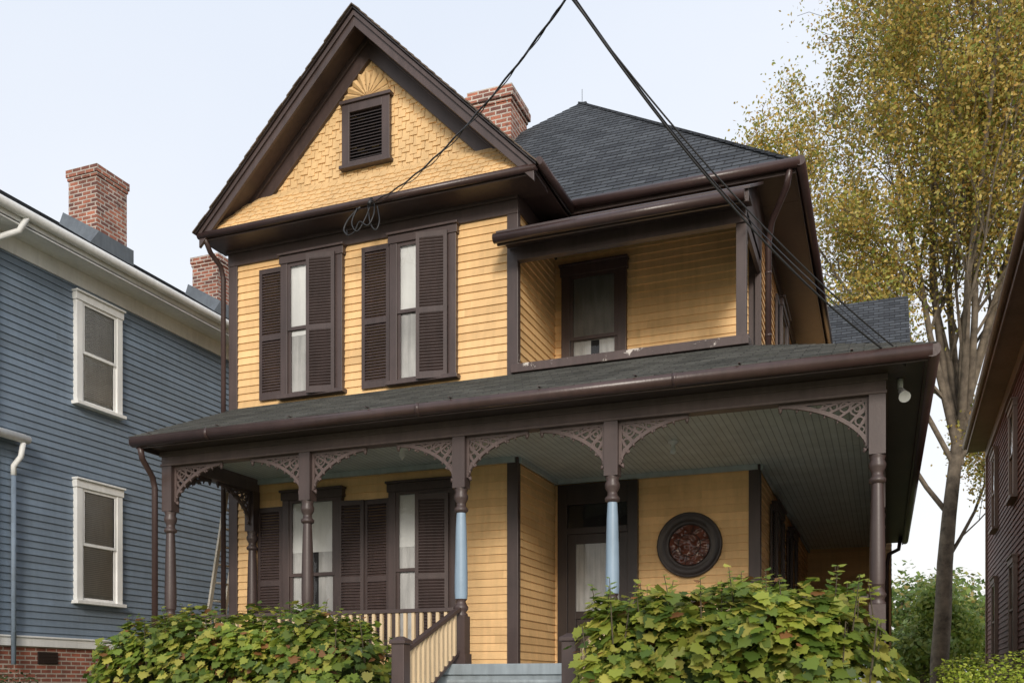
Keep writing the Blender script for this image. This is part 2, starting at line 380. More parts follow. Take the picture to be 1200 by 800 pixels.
for i in range(9):
    a0=math.pi*i/9+.02;a1=math.pi*(i+1)/9-.02; R=.36
    am=(a0+a1)/2
    P=lambda r,a,y:(c0.x+r*math.cos(a),y,c0.z+r*math.sin(a)*.96)
    SB.face([P(.03,am,gy-.035),P(R,a0,gy-.03),P(R*1.05,am,gy-.075)]); SB.face([P(.03,am,gy-.035),P(R*1.05,am,gy-.075),P(R,a1,gy-.03)])
    SB.face([P(R,a0,gy-.03),P(R*1.05,am,gy-.075),P(R*1.05,am,gy),P(R,a0,gy)]);SB.face([P(R*1.05,am,gy-.075),P(R,a1,gy-.03),P(R,a1,gy),P(R*1.05,am,gy)])
SB.obj('gable_sunburst',M_shg,house)
T=B(); x0,x1,z0,z1=-7.61,-6.80,7.76,8.68; y=gy
T.box(x0,x0+.13,y-.09,y,z0,z1);T.box(x1-.13,x1,y-.09,y,z0,z1);T.box(x0+.13,x1-.13,y-.09,y,z1-.13,z1);T.box(x0-.03,x1+.03,y-.12,y,z1,z1+.05);T.box(x0+.13,x1-.13,y-.09,y,z0,z0+.06);T.box(x0-.03,x1+.03,y-.13,y,z0-.05,z0)
def rake(sx,y0,y1,off,wd,bu,ext=2.76):
    a=(cx,9.73-off); e=(cx+sx*ext,9.73-off-2.76*ext/2.76)
    d=wd
    bu.hexa([(a[0],y0,a[1]-d),(e[0],y0,e[1]-d),(e[0],y1,e[1]-d),(a[0],y1,a[1]-d),(a[0],y0,a[1]),(e[0],y0,e[1]),(e[0],y1,e[1]),(a[0],y1,a[1])])
for sx in (-1,1):
    rake(sx,12.12,12.17,0,.22,T)
    rake(sx,12.09,12.12,0,.08,T)
    rake(sx,12.17,12.66,.05,.05,T)
    rake(sx,12.54,12.6,.1,.34,T,2.26)
    rake(sx,12.5,12.54,.1,.1,T,2.26)
T.obj('gable_rake_boards',M_trim,house,bevel=.005)
V=B()
n=15
for i in range(n):
    z=z0+.08+(z1-z0-.22)*i/n
    V.hexa([(x0+.13,y-.07,z),(x1-.13,y-.07,z),(x1-.13,y-.02,z+.045),(x0+.13,y-.02,z+.045),(x0+.13,y-.07,z+.01),(x1-.13,y-.07,z+.01),(x1-.13,y-.02,z+.055),(x0+.13,y-.02,z+.055)])
V.face([(x0+.1,y-.024,z0),(x1-.1,y-.024,z0),(x1-.1,y-.024,z1),(x0+.1,y-.024,z1)])
V.obj('attic_vent_louvres',M_dark,house)

# ---- roofs
R=B()
ap=Vector((-5.54,18.1,11.4)); ap2=Vector((-5.54,21.6,11.4)); e0=7.12
FL,FR,BR,BL=(-9.9,13.62,e0),(-1.1,13.62,e0),(-1.1,26.1,e0),(-9.9,26.1,e0)
R.lapped([FL,FR,ap],(0,-1,1.04),(0,0,1),.16,.009)
def nrm(pts):
    a,b_,c_=[Vector(q) for q in pts[:3]]; n=(b_-a).cross(c_-a)
    return n if n.z>0 else -n
for pl in ([FR,BR,ap2,ap],[BR,BL,ap2],[BL,FL,ap,ap2]):
    R.lapped(pl,nrm(pl),(0,0,1),.16,.009)
rz=9.77; GXL,GXR=-9.94,-4.34
R.lapped([(GXL,12.06,6.96),(GXL,13.7,6.96),(cx,16.6,rz),(cx,12.06,rz)],nrm([(GXL,12.06,6.96),(GXL,13.7,6.96),(cx,12.06,rz)]),(0,0,1),.16,.009)
R.lapped([(GXR,12.06,6.96),(GXR,13.7,6.96),(cx,16.6,rz),(cx,12.06,rz)],nrm([(GXR,12.06,6.96),(GXR,13.7,6.96),(cx,12.06,rz)]),(0,0,1),.16,.009)
pl=[(-4,23.6,7.1),(.58,23.6,7.1),(.58,26.8,10.0),(-4,26.8,10.0)]; R.lapped(pl,nrm(pl),(0,0,1),.16,.009)
pl=[(-4,30,7.1),(.58,30,7.1),(.58,26.8,10.0),(-4,26.8,10.0)]; R.lapped(pl,nrm(pl),(0,0,1),.16,.009)
R.obj('main_roof',M_roof,house)
E=B()
for sx,xe in ((-1,GXL),(1,GXR)):
    n_=26
    for i in range(n_):
        t0=i/n_; xa=cx+(xe-cx)*t0; xb=cx+(xe-cx)*(t0+1.25/n_); za=rz+(6.96-rz)*t0; zb2=rz+(6.96-rz)*(t0+1.25/n_)
        yy=12.035+random.uniform(-.012,.012)
        E.hexa([(xa,yy,za),(xb,yy,zb2+.012),(xb,12.3,zb2+.012),(xa,12.3,za),(xa,yy,za+.018),(xb,yy,zb2+.035),(xb,12.3,zb2+.035),(xa,12.3,za+.018)])
E.obj('rake_shingle_edge',paint('weathered_shingle',(.13,.095,.07),.8,.4),house)
T=B()
for (a,b_) in (((GXL,12.06,6.93),(cx,12.06,9.74)),((GXR,12.06,6.93),(cx,12.06,9.74))):
    T.hexa([a,b_,(b_[0],13.5,b_[2]),(a[0],13.5,a[2]),(a[0],a[1],a[2]+.028),(b_[0],b_[1],b_[2]+.028),(b_[0],13.5,b_[2]+.028),(a[0],13.5,a[2]+.028)])
T.face([(.5,23.7,7.0),(.5,29.9,7.0),(.5,26.8,9.85)]); T.box(-1.7,.55,23.62,24,6.97,7.03)
T.obj('roof_edge',M_dark,house)
RC=B()
for a,b_ in ((FR,ap),(ap,ap2)):
    a=Vector(a);b_=Vector(b_); L_=(b_-a).length; k_=int(L_/.2)
    for i in range(k_): RC.beam(a.lerp(b_,i/k_)+Vector((0,0,.012)),a.lerp(b_,(i+1.1)/k_)+Vector((0,0,-.004)),.17,.03)
RC.tube([(-5.54,18.1,11.4),(-5.54,18.1,11.68)],.005,6)
RC.obj('ridge_caps',M_roof,house)
C=B()
C.box(-7.31,-6.46,16.6,17.45,8,10.82)
C.box(-7.33,-6.44,16.58,17.47,10.82,10.89); C.box(-7.37,-6.40,16.54,17.51,10.89,11.03);C.box(-7.34,-6.43,16.57,17.48,11.03,11.12)
C.obj('brick_chimney',M_brick2,house)

# ---- porch
R=B()
zt=4.38
pl=[(GL-.06,10.12,3.29),(GR+.08,10.12,3.29),(XR,YF,zt),(-9.6,YF,zt)]; R.lapped(pl,nrm([pl[0],pl[1],pl[3]]),(0,0,1),.14,.008)
pl=[(GR+.08,10.12,3.29),(GR+.08,23.7,3.29),(XR,23.7,zt),(XR,YF,zt)]; R.lapped(pl,nrm([pl[0],pl[1],pl[2]]),(0,0,1),.14,.008)
R.obj('porch_roof',M_proof,house)
T=B()
T.box(GL,GR,10.22,10.66,3.202,3.225); T.box(GL,GR,10.2,10.225,3.15,3.29)
T.box(.02,GR,10.66,23.6,3.202,3.225); T.box(GR-.02,GR+.005,10.225,23.6,3.15,3.29)
T.box(GL,-9.34,10.66,12.69,3.202,3.225); T.box(GL-.01,GL+.015,10.225,12.69,3.15,3.29)
T.face([(GL-.01,10.2,3.28),(GL-.01,12.7,3.28),(GL-.01,12.7,4.34)])
T.obj('porch_eave',M_trim,house)
T=B()
T.box(-9.35,.02,10.65,10.81,3.0,3.2); T.box(-.145,.015,10.812,23.6,3.0,3.2); T.box(-9.34,-9.18,10.812,12.66,3.0,3.2)
T.box(-9.37,.04,10.625,10.65,3.13,3.2); T.box(.015,.04,10.65,23.6,3.13,3.2)
T.box(-9.36,.03,10.635,10.65,3.0,3.035)
T.obj('porch_beam',M_beam,house,bevel=.006)
C=B()
C.face([(GL,10.7,3.198),(0,10.7,3.198),(0,14.5,3.198),(GL,14.5,3.198)],[(0,0),(0,9.4),(3.8,9.4),(3.8,0)])
C.face([(-1.75,14.5,3.198),(0,14.5,3.198),(0,YB,3.198),(-1.75,YB,3.198)],[(0,0),(0,1.75),(9.5,1.75),(9.5,0)])
C.obj('porch_ceiling',M_ceil,house)
T=B()
T.box(XL+.1,XC,YF-.09,YF-.04,3.12,3.196); T.box(XC,XR,YM-.07,YM-.03,3.12,3.196); T.box(XR+.03,XR+.07,YM,YB,3.12,3.196); T.box(XC+.04,XC+.08,YF,YM,3.12,3.196)
T.obj('porch_ceiling_trim',M_ctrim,house)
Fl=B(); Fl.box(-9.4,.05,10.42,YM+.05,.1,ZF); Fl.box(XR,.05,YM+.05,YB,.1,ZF-.001); Fl.box(-9.38,.03,10.45,10.6,-.02,.098)
Fl.obj('porch_floor',M_floor,house,bevel=.008)

posts=[(-9.26,10.73,0),(-7.03,10.73,0),(-4.83,10.73,1),(-2.92,10.73,1),(-.065,10.73,0),(-9.26,12.58,0)]+[(-.065,yy,0) for yy in (14.0,17.2,20.4,23.4)]
P=B(); PBl=B()
for (x,y,blue) in posts:
    w=.082
    P.box(x-w,x+w,y-w,y+w,ZF,.82); P.box(x-w-.015,x+w+.015,y-w-.015,y+w+.015,ZF,.36)
    P.box(x-w,x+w,y-w,y+w,2.38,3.0)
    P.lathe(x,y,[(.08,.82),(.085,.84),(.06,.87),(.085,.9),(.09,.93),(.07,.96),(.055,1.0),(.075,1.03)])
    (PBl if blue else P).lathe(x,y,[(.075,1.03),(.08,1.1),(.08,1.3),(.074,1.6),(.066,1.9),(.058,2.05),(.056,2.08)])
    P.lathe(x,y,[(.056,2.08),(.085,2.1),(.088,2.13),(.06,2.16),(.058,2.2),(.085,2.25),(.088,2.29),(.07,2.33),(.08,2.36),(.08,2.38)])
P.obj('porch_posts',M_trim,house); PBl.obj('porch_post_shafts',M_postblue,house)

BR=B()
def bracket(M,w=.8,h=.47,pw=1.5):
    BR.M=M; th=.035
    BR.box(.0,w+.02,-th/2,th/2,-.035,-.002); BR.box(0,.035,-th/2,th/2,-h,-.035)
    arc=[]
    for i in range(19):
        a=math.pi/2*i/18
        cxx=math.cos(a)**(2/pw*.9); szz=math.sin(a)**(2/pw*.9)
        arc.append((w*(1-cxx)*1.0,-h*(1-szz)))
    for k in range(len(arc)-1):
        (xa,za),(xb,zb_)=arc[k],arc[k+1]
        BR.beam((xa,0,za-.02),(xb,0,zb_-.02),th*1.2,.042,up=(0,0,1) if abs(xb-xa)>abs(zb_-za) else (1,0,0))
    def ring(x,z,r,rr=.011):
        BR.tube([(x+r*math.cos(t*math.pi/5),0,z+r*math.sin(t*math.pi/5)) for t in range(10)],rr,4,closed=True)
    ring(.115,-.115,.072,.014); ring(.115,-.115,.03); ring(.24,-.09,.05,.013); ring(.35,-.075,.036,.012); ring(.44,-.065,.026,.011); ring(.09,-.245,.045,.013); ring(.075,-.335,.03,.011)
    for (xa,za,xb,zb_) in ((.03,-.03,.3,-.19),(.03,-.1,.19,-.26),(.12,-.03,.42,-.14),(.28,-.03,.55,-.1),(.03,-.2,.12,-.36)):
        BR.beam((xa,0,za),(xb,0,zb_),th*.7,.022,up=(0,1,0))
    for k in range(3,17,2):
        x,z=arc[k]; BR.tube([(x,-.012,z-.035),(x+.012,-.0,z-.075)],[.022,.006],6)
    BR.tube([(w,0,-.035),(w+.0,0,-.09)],[.03,.012],6); BR.tube([(.03,0,-h-.02),(.05,0,-h-.06)],[.03,.012],6)
fx=[p_[0] for p_ in posts[:5]]
for i,x in enumerate(fx):
    ww=.78
    if i<4: bracket(Matrix.Translation((x+.082,10.73,3.0)),ww)
    if i>0: bracket(Matrix.Translation((x-.082,10.73,3.0))@Matrix.Rotation(math.pi,4,'Z'),.9 if i==4 else ww,.52 if i==4 else .47)
for yy in (10.73,14.0,17.2,20.4):
    bracket(Matrix.Translation((-.065,yy+.082,3.0))@Matrix.Rotation(math.pi/2,4,'Z'),.78)
for yy in (14.0,17.2,20.4,23.4):
    bracket(Matrix.Translation((-.065,yy-.082,3.0))@Matrix.Rotation(-math.pi/2,4,'Z'),.78)
bracket(Matrix.Translation((-9.26,10.812,3.0))@Matrix.Rotation(math.pi/2,4,'Z'),.75)
bracket(Matrix.Translation((-9.26,12.5,3.0))@Matrix.Rotation(-math.pi/2,4,'Z'),.75)
BR.obj('porch_brackets',M_beam,house)

RL=B(); BL_=B()
def rail(x0,x1,y):
    RL.box(x0,x1,y-.035,y+.035,.88,.93); RL.box(x0,x1,y-.025,y+.025,.33,.37)
    n=int((x1-x0)/.11)
    for i in range(1,n):
        x=x0+(x1-x0)*i/n; BL_.box(x-.02,x+.02,y-.02,y+.02,.37,.88)
rail(-9.17,-7.12,10.73); rail(-6.94,-4.92,10.73); rail(-2.83,-.15,10.73)
for x in (-4.83,-2.92):
    RL.box(x-.075,x+.075,9.08,9.23,-.9,.42); RL.box(x-.095,x+.095,9.06,9.25,.42,.46); RL.hexa([(x-.09,9.065,.46),(x+.09,9.065,.46),(x+.09,9.245,.46),(x-.09,9.245,.46),(x-.03,9.13,.5),(x+.03,9.13,.5),(x+.03,9.18,.5),(x-.03,9.18,.5)])
    RL.beam((x,10.65,.9),(x,9.22,.34),.07,.05); RL.beam((x,10.65,.38),(x,9.22,-.38),.05,.04)
    for i in range(1,12):
        q=i/12; yy=10.65-1.43*q; BL_.box(x-.02,x+.02,yy-.02,yy+.02,.38-.76*q,.88-.56*q)
RL.obj('porch_rails',M_trim,house,bevel=.006); BL_.obj('balusters',M_cream,house)
S=B()
for i in range(6):
    z=ZF-.188*(i+1); y1=10.42-.28*i
    S.box(-4.74,-3.01,y1-.28-.02,10.4,z-.04,z) ; S.box(-4.72,-3.03,y1-.28,10.4,z-.19,z-.041)
S.obj('porch_steps',M_step,house,bevel=.008)

# ---- balcony
T=B()
T.box(XC-.04,XR+.1,YF-.13,YF-.0,4.36,4.48); T.box(XR,XR+.1,YF,YM,4.36,4.48)
T.obj('balcony_sill',M_trimw,house,bevel=.006)
D=B(); D.box(XC,XR,YF,YM,4.3,4.36); D.obj('balcony_floor',M_floor,house)
T=B()
T.box(XC+.036,XR+.06,YF-.08,YF+.04,5.95,6.14)
T.box(XR-.07,XR+.06,YF-.05,YF+.07,4.48,5.95)
T.box(XR-.03,XR+.05,YM-.12,YM-.04,4.48,6.7)
T.box(XR-.0,XR+.05,YF+.04,YM-.04,5.95,6.1)
T.beam((XR-.01,YF+.07,5.55),(XR-.01,YF+.5,5.97),.05,.06)
T.box(XC-.12,XR+.14,12.26,12.3,6.03,6.2)
T.box(XC-.1,XR+.14,12.3,12.64,6.14,6.165)
T.hexa([(XC-.12,12.22,6.17),(XR+.16,12.22,6.17),(XR+.16,13.7,6.93),(XC+.04,13.7,6.93),(XC-.12,12.22,6.21),(XR+.16,12.22,6.21),(XR+.16,13.7,6.97),(XC+.04,13.7,6.97)])
T.face([(XR+.06,12.3,6.15),(XR+.06,14.35,6.15),(XR+.06,14.35,6.95),(XR+.06,13.7,6.93)])
T.obj('balcony_roof_and_post',M_trim,house,bevel=.004)

# ---- windows and shutters on front
T=B();S=B();G=B();C=B();K=B();L=B();SH=B();SC=B()
for (a,b_,z0,z1,sh) in ((-8.75,-7.65,4.46,6.62,.55),(-6.84,-5.76,4.46,6.62,.5),(-8.72,-7.66,.5,2.95,.35),(-6.86,-5.76,.5,2.95,.35)):
    window(T,S,G,C,Matrix.Translation((0,YF,0)),a,b_,z0,z1,dark=K,shade=sh,lace=L)
FM=lambda x,z:Matrix.Translation((x,YF,z))
shutter(SH,FM(-9.17,4.44),.45,2.05,math.radians(0),-.03)
shutter(SH,FM(-7.76,4.42),.46,2.12,math.radians(180+9),-.14)
shutter(SH,FM(-7.33,4.42),.47,2.12,math.radians(0),-.03)
shutter(SH,FM(-5.88,4.42),.47,2.12,math.radians(180+9),-.14)
shutter(SH,FM(-9.2,.5),.46,2.25,0,-.03)
shutter(SH,FM(-7.7,.5),.42,2.25,math.radians(6),-.1)
shutter(SH,FM(-7.28,.5),.44,2.25,math.radians(-3),-.03)
shutter(SH,FM(-5.86,.5),.5,2.25,math.radians(180+10),-.14)
SH.obj('shutters',M_shut,house)
window(T,S,G,SC,Matrix.Translation((0,YM,0)),-4.72,-3.68,4.37,6.5,cas=.14,dark=K,shade=.52,lace=L)
for (y0,z0,z1) in ((17.0,4.6,6.6),(19.6,4.6,6.6),(16.2,.6,2.95),(19.0,.6,2.95)):
    window(T,S,G,C,RX(XR,y0),0,1.15,z0,z1,dark=K,shade=.5)
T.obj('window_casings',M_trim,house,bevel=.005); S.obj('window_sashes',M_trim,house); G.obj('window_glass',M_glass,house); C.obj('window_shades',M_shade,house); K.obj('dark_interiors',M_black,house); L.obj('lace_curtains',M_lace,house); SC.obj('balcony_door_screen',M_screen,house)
SH=B()
for (y0,z0,z1) in ((17.0,4.6,6.6),(19.6,4.6,6.6),(16.2,.6,2.95),(19.0,.6,2.95)):
    shutter(SH,RX(XR,y0)@Matrix.Translation((-.48,0,z0)),.46,z1-z0-.1,0,-.03)
    shutter(SH,RX(XR,y0)@Matrix.Translation((1.17,0,z0)),.46,z1-z0-.1,0,-.03)
SH.obj('side_shutters',M_shut,house)
# front door
T=B();G=B();K=B();L=B()
y=YM-.022; x0,x1=-4.78,-3.5
T.box(x0,x0+.16,y-.08,y+.02,ZF,3.1);T.box(x1-.16,x1,y-.08,y+.02,ZF,3.1);T.box(x0+.16,x1-.16,y-.08,y+.02,2.78,3.1); T.box(x0+.16,x1-.16,y-.09,y+.02,2.32,2.42)
a,b_=x0+.16,x1-.16
T.box(a,a+.13,y-.055,y-.01,ZF+.02,2.32);T.box(b_-.13,b_,y-.055,y-.01,ZF+.02,2.32);T.box(a+.13,b_-.13,y-.055,y-.01,2.17,2.32);T.box(a+.13,b_-.13,y-.055,y-.01,ZF+.02,ZF+.3);T.box(a+.13,b_-.13,y-.055,y-.01,1.0,1.12)
T.box(a+.13,b_-.13,y-.03,y-.012,ZF+.3,1.0); T.box(a+.2,b_-.2,y-.042,y-.028,ZF+.37,.93)
G.face([(a+.13,y-.035,1.12),(b_-.13,y-.035,1.12),(b_-.13,y-.035,2.17),(a+.13,y-.035,2.17)]); G.face([(a,y-.05,2.42),(b_,y-.05,2.42),(b_,y-.05,2.78),(a,y-.05,2.78)])
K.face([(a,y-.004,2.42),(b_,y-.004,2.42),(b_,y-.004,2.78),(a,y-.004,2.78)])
for i in range(24):
    u0,u1=i/24,(i+1)/24; X0=a+.13+(b_-a-.26)*u0;X1=a+.13+(b_-a-.26)*u1
    L.face([(X0,y-.02+.005*math.sin(u0*50),1.12),(X1,y-.02+.005*math.sin(u1*50),1.12),(X1,y-.02+.005*math.sin(u1*50),2.17),(X0,y-.02+.005*math.sin(u0*50),2.17)])
T.obj('front_door',M_dark,house,bevel=.005);G.obj('door_glass',M_glass,house);K.obj('transom_interior',M_black,house);L.obj('door_curtain',M_lace,house)
kn=B(); kn.tube([(b_-.07,y-.055,1.2),(b_-.07,y-.11,1.2)],[.015,.03],8); kn.obj('door_knob',paint('brass',(.5,.35,.12),.3,.1),house)
W=B(); cxw,czw=-2.72,2.07
W.M=Matrix.Translation((cxw,YM,czw))@Matrix.Rotation(math.pi/2,4,'X')
W.lathe(0,0,[(.30,.0),(.30,.05),(.33,.075),(.36,.055),(.45,.06),(.475,.085),(.49,.06),(.49,0)],40)
W.obj('round_window_frame',M_dark,house)
W=B(); W.M=Matrix.Translation((cxw,YM,czw))@Matrix.Rotation(math.pi/2,4,'X'); W.lathe(0,0,[(.0,.05),(.15,.045),(.31,.03)],40); W.obj('stained_glass',M_stain,house)
W=B(); 
W.tube([(cxw+.17*math.cos(t*math.pi/8),YM-.047,czw+.17*math.sin(t*math.pi/8)) for t in range(16)],.005,5,closed=True)
for i in range(6):
    a=i*math.pi/3+.3; W.tube([(cxw+.17*math.cos(a),YM-.047,czw+.17*math.sin(a)),(cxw+.3*math.cos(a),YM-.036,czw+.3*math.sin(a))],.004,5)
W.obj('window_leading',M_black,house)
Lm=B(); Lm.lathe(-2.6,12.6,[(.07,3.197),(.07,3.17),(.03,3.15),(.025,3.12),(.045,3.08),(.04,3.04),(0,3.02)],12); Lm.lathe(-6.1,11.6,[(.07,3.197),(.07,3.17),(.03,3.15),(.045,3.08),(0,3.02)],12)
Lm.obj('porch_lamps',M_wh,house)
Lm=B(); Lm.tube([(.16,10.9,3.2),(.16,10.9,3.1)],.03,8); Lm.tube([(.16,10.9,3.1),(.17,10.86,3.06),(.19,10.78,3.0),(.2,10.72,2.96)],[.02,.035,.045,.06],12); Lm.obj('flood_lamp',M_shade,house)

# =================================================================== BLUE HOUSE
bh=root('blue_house')
bx=-13.0
W=B(); W.lapped([(bx,8.2,.72),(bx,27,.72),(bx,27,7.2),(bx,8.2,7.2)],(1,0,0),(0,0,1),EXP,.02); W.lapped([(bx-8.6,8.2,.72),(bx,8.2,.72),(bx,8.2,7.2),(bx-8.6,8.2,7.2)],(0,-1,0),(0,0,1),EXP,.02); W.obj('clapboard_walls',M_blue,bh)
W=B(); W.box(bx-8.6,bx-.02,8.23,27,-.9,7.2); W.obj('light_blocking_core',M_blue,bh)  # unseen solid box added inside the siding so no light passes
W=B(); W.box(bx-8.6,bx-.0,8.2,27,-1.2,.62); W.obj('brick_foundation',M_brick,bh)
W=B(); W.box(bx-.02,bx+.05,8.15,27,.6,.74); W.box(bx-.0,bx+.07,8.15,27,.74,.77)
W.box(bx-.01,bx+.035,8.17,8.3,.77,7.1)
W.box(bx-.01,bx+.04,8.2,27,6.85,7.12); W.box(bx,bx+.5,7.9,27.2,7.12,7.15); W.box(bx+.47,bx+.5,7.9,27.2,7.1,7.3)
W.box(bx-9.1,bx+.5,7.86,7.9,7.1,7.3)
W.tube([(bx+.56,7.8,7.29),(bx+.56,27.3,7.29)],.08,10)
W.tube([(bx+.56,11.2,7.25),(bx+.5,11.1,7.0),(bx+.2,10.9,6.85),(bx+.1,10.9,6.6),(bx+.1,10.9,.5)],.05,8)
W.obj('white_trim',M_wh,bh,bevel=.005)
W=B(); W.tube([(bx+.25,8,3.88),(bx+.25,11.5,3.88)],.07,10); W.tube([(bx+.25,11.4,3.82),(bx+.2,11.4,3.6),(bx+.1,11.35,3.45),(bx+.1,11.35,3.3)],.045,8); W.box(bx-.0,bx+.2,7,11.5,3.9,3.97); W.obj('side_gutter',M_wh,bh)
W=B(); W.tube([(bx+.1,11.35,3.3),(bx+.1,11.35,.3)],.04,8); W.obj('downspout',M_blue,bh)
T=B();S=B();G=B();C=B();K=B()
for (y0,z0,z1) in ((12.64,4.85,6.72),(12.64,1.43,3.5),(18.2,4.85,6.72),(18.2,1.43,3.5),(9.0,4.85,6.72)):
    window(T,S,G,C,RX(bx,y0),0,1.06,z0,z1,cas=.13,shade=.9,dark=K)
T.obj('window_casings',M_wh,bh,bevel=.005);S.obj('window_sashes',M_wh,bh);G.obj('window_glass',M_glass,bh);C.obj('window_blinds',paint('blinds',(.62,.64,.63),.7,.15),bh);K.obj('dark_interiors',M_black,bh)
SL=B()
for (y0,z0,z1) in ((12.64,4.85,6.6),(12.64,1.43,3.38)):
    z=z0+.12
    while z<z1-.06:
        SL.hexa([(bx+.0375,y0+.2,z),(bx+.043,y0+.2,z+.004),(bx+.043,y0+.86,z+.004),(bx+.0375,y0+.86,z),(bx+.0375,y0+.2,z+.024),(bx+.039,y0+.2,z+.026),(bx+.039,y0+.86,z+.026),(bx+.0375,y0+.86,z+.024)]); z+=.034
SL.obj('blind_slats',M_wh,bh)
V=B(); V.box(bx+.002,bx+.02,11.9,12.3,.32,.52)
for i in range(4): V.box(bx+.02,bx+.03,11.9,12.3,.34+i*.05,.36+i*.05)
V.obj('crawlspace_vent',M_dark,bh)
R=B(); rx=-17.3; 
pl=[(bx+.58,7.8,7.33),(bx+.58,27.3,7.33),(rx,27.3,10.35),(rx,7.8,10.35)]; R.lapped(pl,nrm(pl),(0,0,1),.16,.009)
pl=[(rx*2-bx-.58,7.8,7.33),(rx*2-bx-.58,27.3,7.33),(rx,27.3,10.35),(rx,7.8,10.35)]; R.lapped(pl,nrm(pl),(0,0,1),.16,.009)
R.obj('shingle_roof',M_roof,bh)
g=B(); g.lapped([(bx-8.6,8.2,7.2),(bx,8.2,7.2),(rx,8.2,10.3)],(0,-1,0),(0,0,1),EXP,.02); g.obj('gable_wall',M_blue,bh)
C=B()
for (yc,zt_) in ((15.75,10.68),(19.6,10.45)):
    C.box(-15.88,-15.12,yc-.42,yc+.42,8,zt_-.22); C.box(-15.9,-15.1,yc-.44,yc+.44,zt_-.22,zt_-.15); C.box(-15.92,-15.08,yc-.46,yc+.46,zt_-.15,zt_)
C.obj('brick_chimneys',M_brick2,bh)
C=B()
for yc in (15.75,19.6): C.hexa([(-15.95,yc-.9,8.7),(-14.98,yc-.9,8.7),(-14.98,yc+.47,8.7),(-15.95,yc+.47,8.7),(-15.95,yc-.5,9.8),(-14.98,yc-.5,9.25),(-14.98,yc+.47,9.25),(-15.95,yc+.47,9.8)])
C.obj('chimney_flashing',M_metal,bh)

# =================================================================== RED-BROWN HOUSE (right)
rh=root('redbrown_house',(2.02,15.75,H),math.radians(-1.0))
W=B(); W.lapped([(.5,-5,-.2),(.5,15,-.2),(.5,15,6.8),(.5,-5,6.8)],(-1,0,0),(0,0,1),.13,.022); W.lapped([(.5,-5,-.2),(9,-5,-.2),(9,-5,6.8),(.5,-5,6.8)],(0,-1,0),(0,0,1),.13,.022)
W.obj('clapboard_walls',M_red,rh)
W=B(); W.box(.52,9,-4.98,15,-.9,6.8); W.obj('light_blocking_core',M_red,rh)  # solid filler box, added to stop light coming through the siding
W=B(); W.box(.46,.51,-5,15,-1.1,-.2); W.obj('brick_foundation',M_brick,rh)
W=B(); W.box(0,.55,-5.4,15.3,6.74,6.78); W.box(-.03,.0,-5.4,15.3,6.72,6.95); W.box(.44,.49,-5,15,6.45,6.74); W.box(.44,.49,14.85,15.02,-.2,6.45)
W.tube([(-.08,-5.4,6.9),(-.08,15.3,6.9)],.07,10)
W.obj('eave_trim',M_tan,rh)
R=B(); pl=[(-.1,-5.5,6.95),(-.1,15.4,6.95),(4.75,15.4,10.3),(4.75,-5.5,10.3)]; R.lapped(pl,nrm(pl),(0,0,1),.16,.009)
pl=[(9.6,-5.5,6.95),(9.6,15.4,6.95),(4.75,15.4,10.3),(4.75,-5.5,10.3)]; R.lapped(pl,nrm(pl),(0,0,1),.16,.009); R.obj('shingle_roof',M_roof,rh)
T=B();S=B();G=B();C=B();K=B()
for yy in (3.0,7.0,11.5):
    for z0,z1 in ((.6,2.7),(4.0,6.0)):
        window(T,S,G,C,RNX(.5,yy),-1.1,0,z0,z1,cas=.13,shade=.4,dark=K)
T.obj('window_casings',M_tan,rh);S.obj('window_sashes',M_tan,rh);G.obj('window_glass',M_glass,rh);C.obj('window_shades',M_shade,rh);K.obj('dark_interiors',M_black,rh)

# =================================================================== LADDER
Ld=B()
la=Vector((-10.65,12.8,-.9)); lb=Vector((-9.82,12.8,3.6))
for yy in (0,.4): Ld.beam(la+Vector((0,yy,0)),lb+Vector((0,yy,0)),.035,.075,up=(0,1,0))
for i in range(15):
    q=la.lerp(lb,(i+.7)/15.4); Ld.tube([q,q+Vector((0,.4,0))],.018,6)
Ld.obj('wooden_ladder',M_lad)

# =================================================================== WIRES
Wr=root('power_lines')
J=Vector((-2.46,7.66,5.76))
def wire(bu,a,b_,sag,r=.012,n=24,wob=0):
    a=Vector(a);b_=Vector(b_); pts=[]
    for i in range(n+1):
        t=i/n; p_=a.lerp(b_,t); p_.z-=sag*4*t*(1-t)
        if wob: p_+=Vector((math.sin(t*55)*wob,0,math.cos(t*55)*wob))
        pts.append(p_)
    bu.tube(pts,r,6)
w=B()
wire(w,J,(-6.85,12.08,6.88),.26,.010,60,.006)
wire(w,J,(-6.85,12.08,6.84),.27,.005,60,-.012)
wire(w,J+Vector((.01,0,.0)),(.2,10.35,3.17),.30,.010)
wire(w,J+Vector((.02,.02,.01)),(-1.6,12.5,5.9),.1,.009)
wire(w,(-1.6,12.5,5.9),(.2,10.4,3.2),.05,.007)
wire(w,J+Vector((-.01,0,.01)),(.25,10.3,3.2),.22,.008)
wire(w,(-.6,-7,7.4),J,.2,.014)
wire(w,(-.5,-7,7.2),J,.3,.012)
w.tube([J+Vector((-.06,-.05,.01)),J,J+Vector((.05,.05,-.02))],[.02,.03,.02],8)
def loop(pts,r=.0105): 
    pts=[Vector(q) for q in pts]; out=[]
    for i in range(len(pts)-1):
        p0=pts[max(i-1,0)];p1=pts[i];p2=pts[i+1];p3=pts[min(i+2,len(pts)-1)]
        for s_ in range(6):
            t=s_/6; out.append(.5*((2*p1)+(p2-p0)*t+(2*p0-5*p1+4*p2-p3)*t*t+(3*p1-p0-3*p2+p3)*t**3))
    out.append(pts[-1]); w.tube(out,r,6)
loop([(-6.85,12.08,6.86),(-6.9,12.0,6.62),(-7.02,11.98,6.45),(-7.12,12.0,6.6),(-7.06,12.05,6.82)])
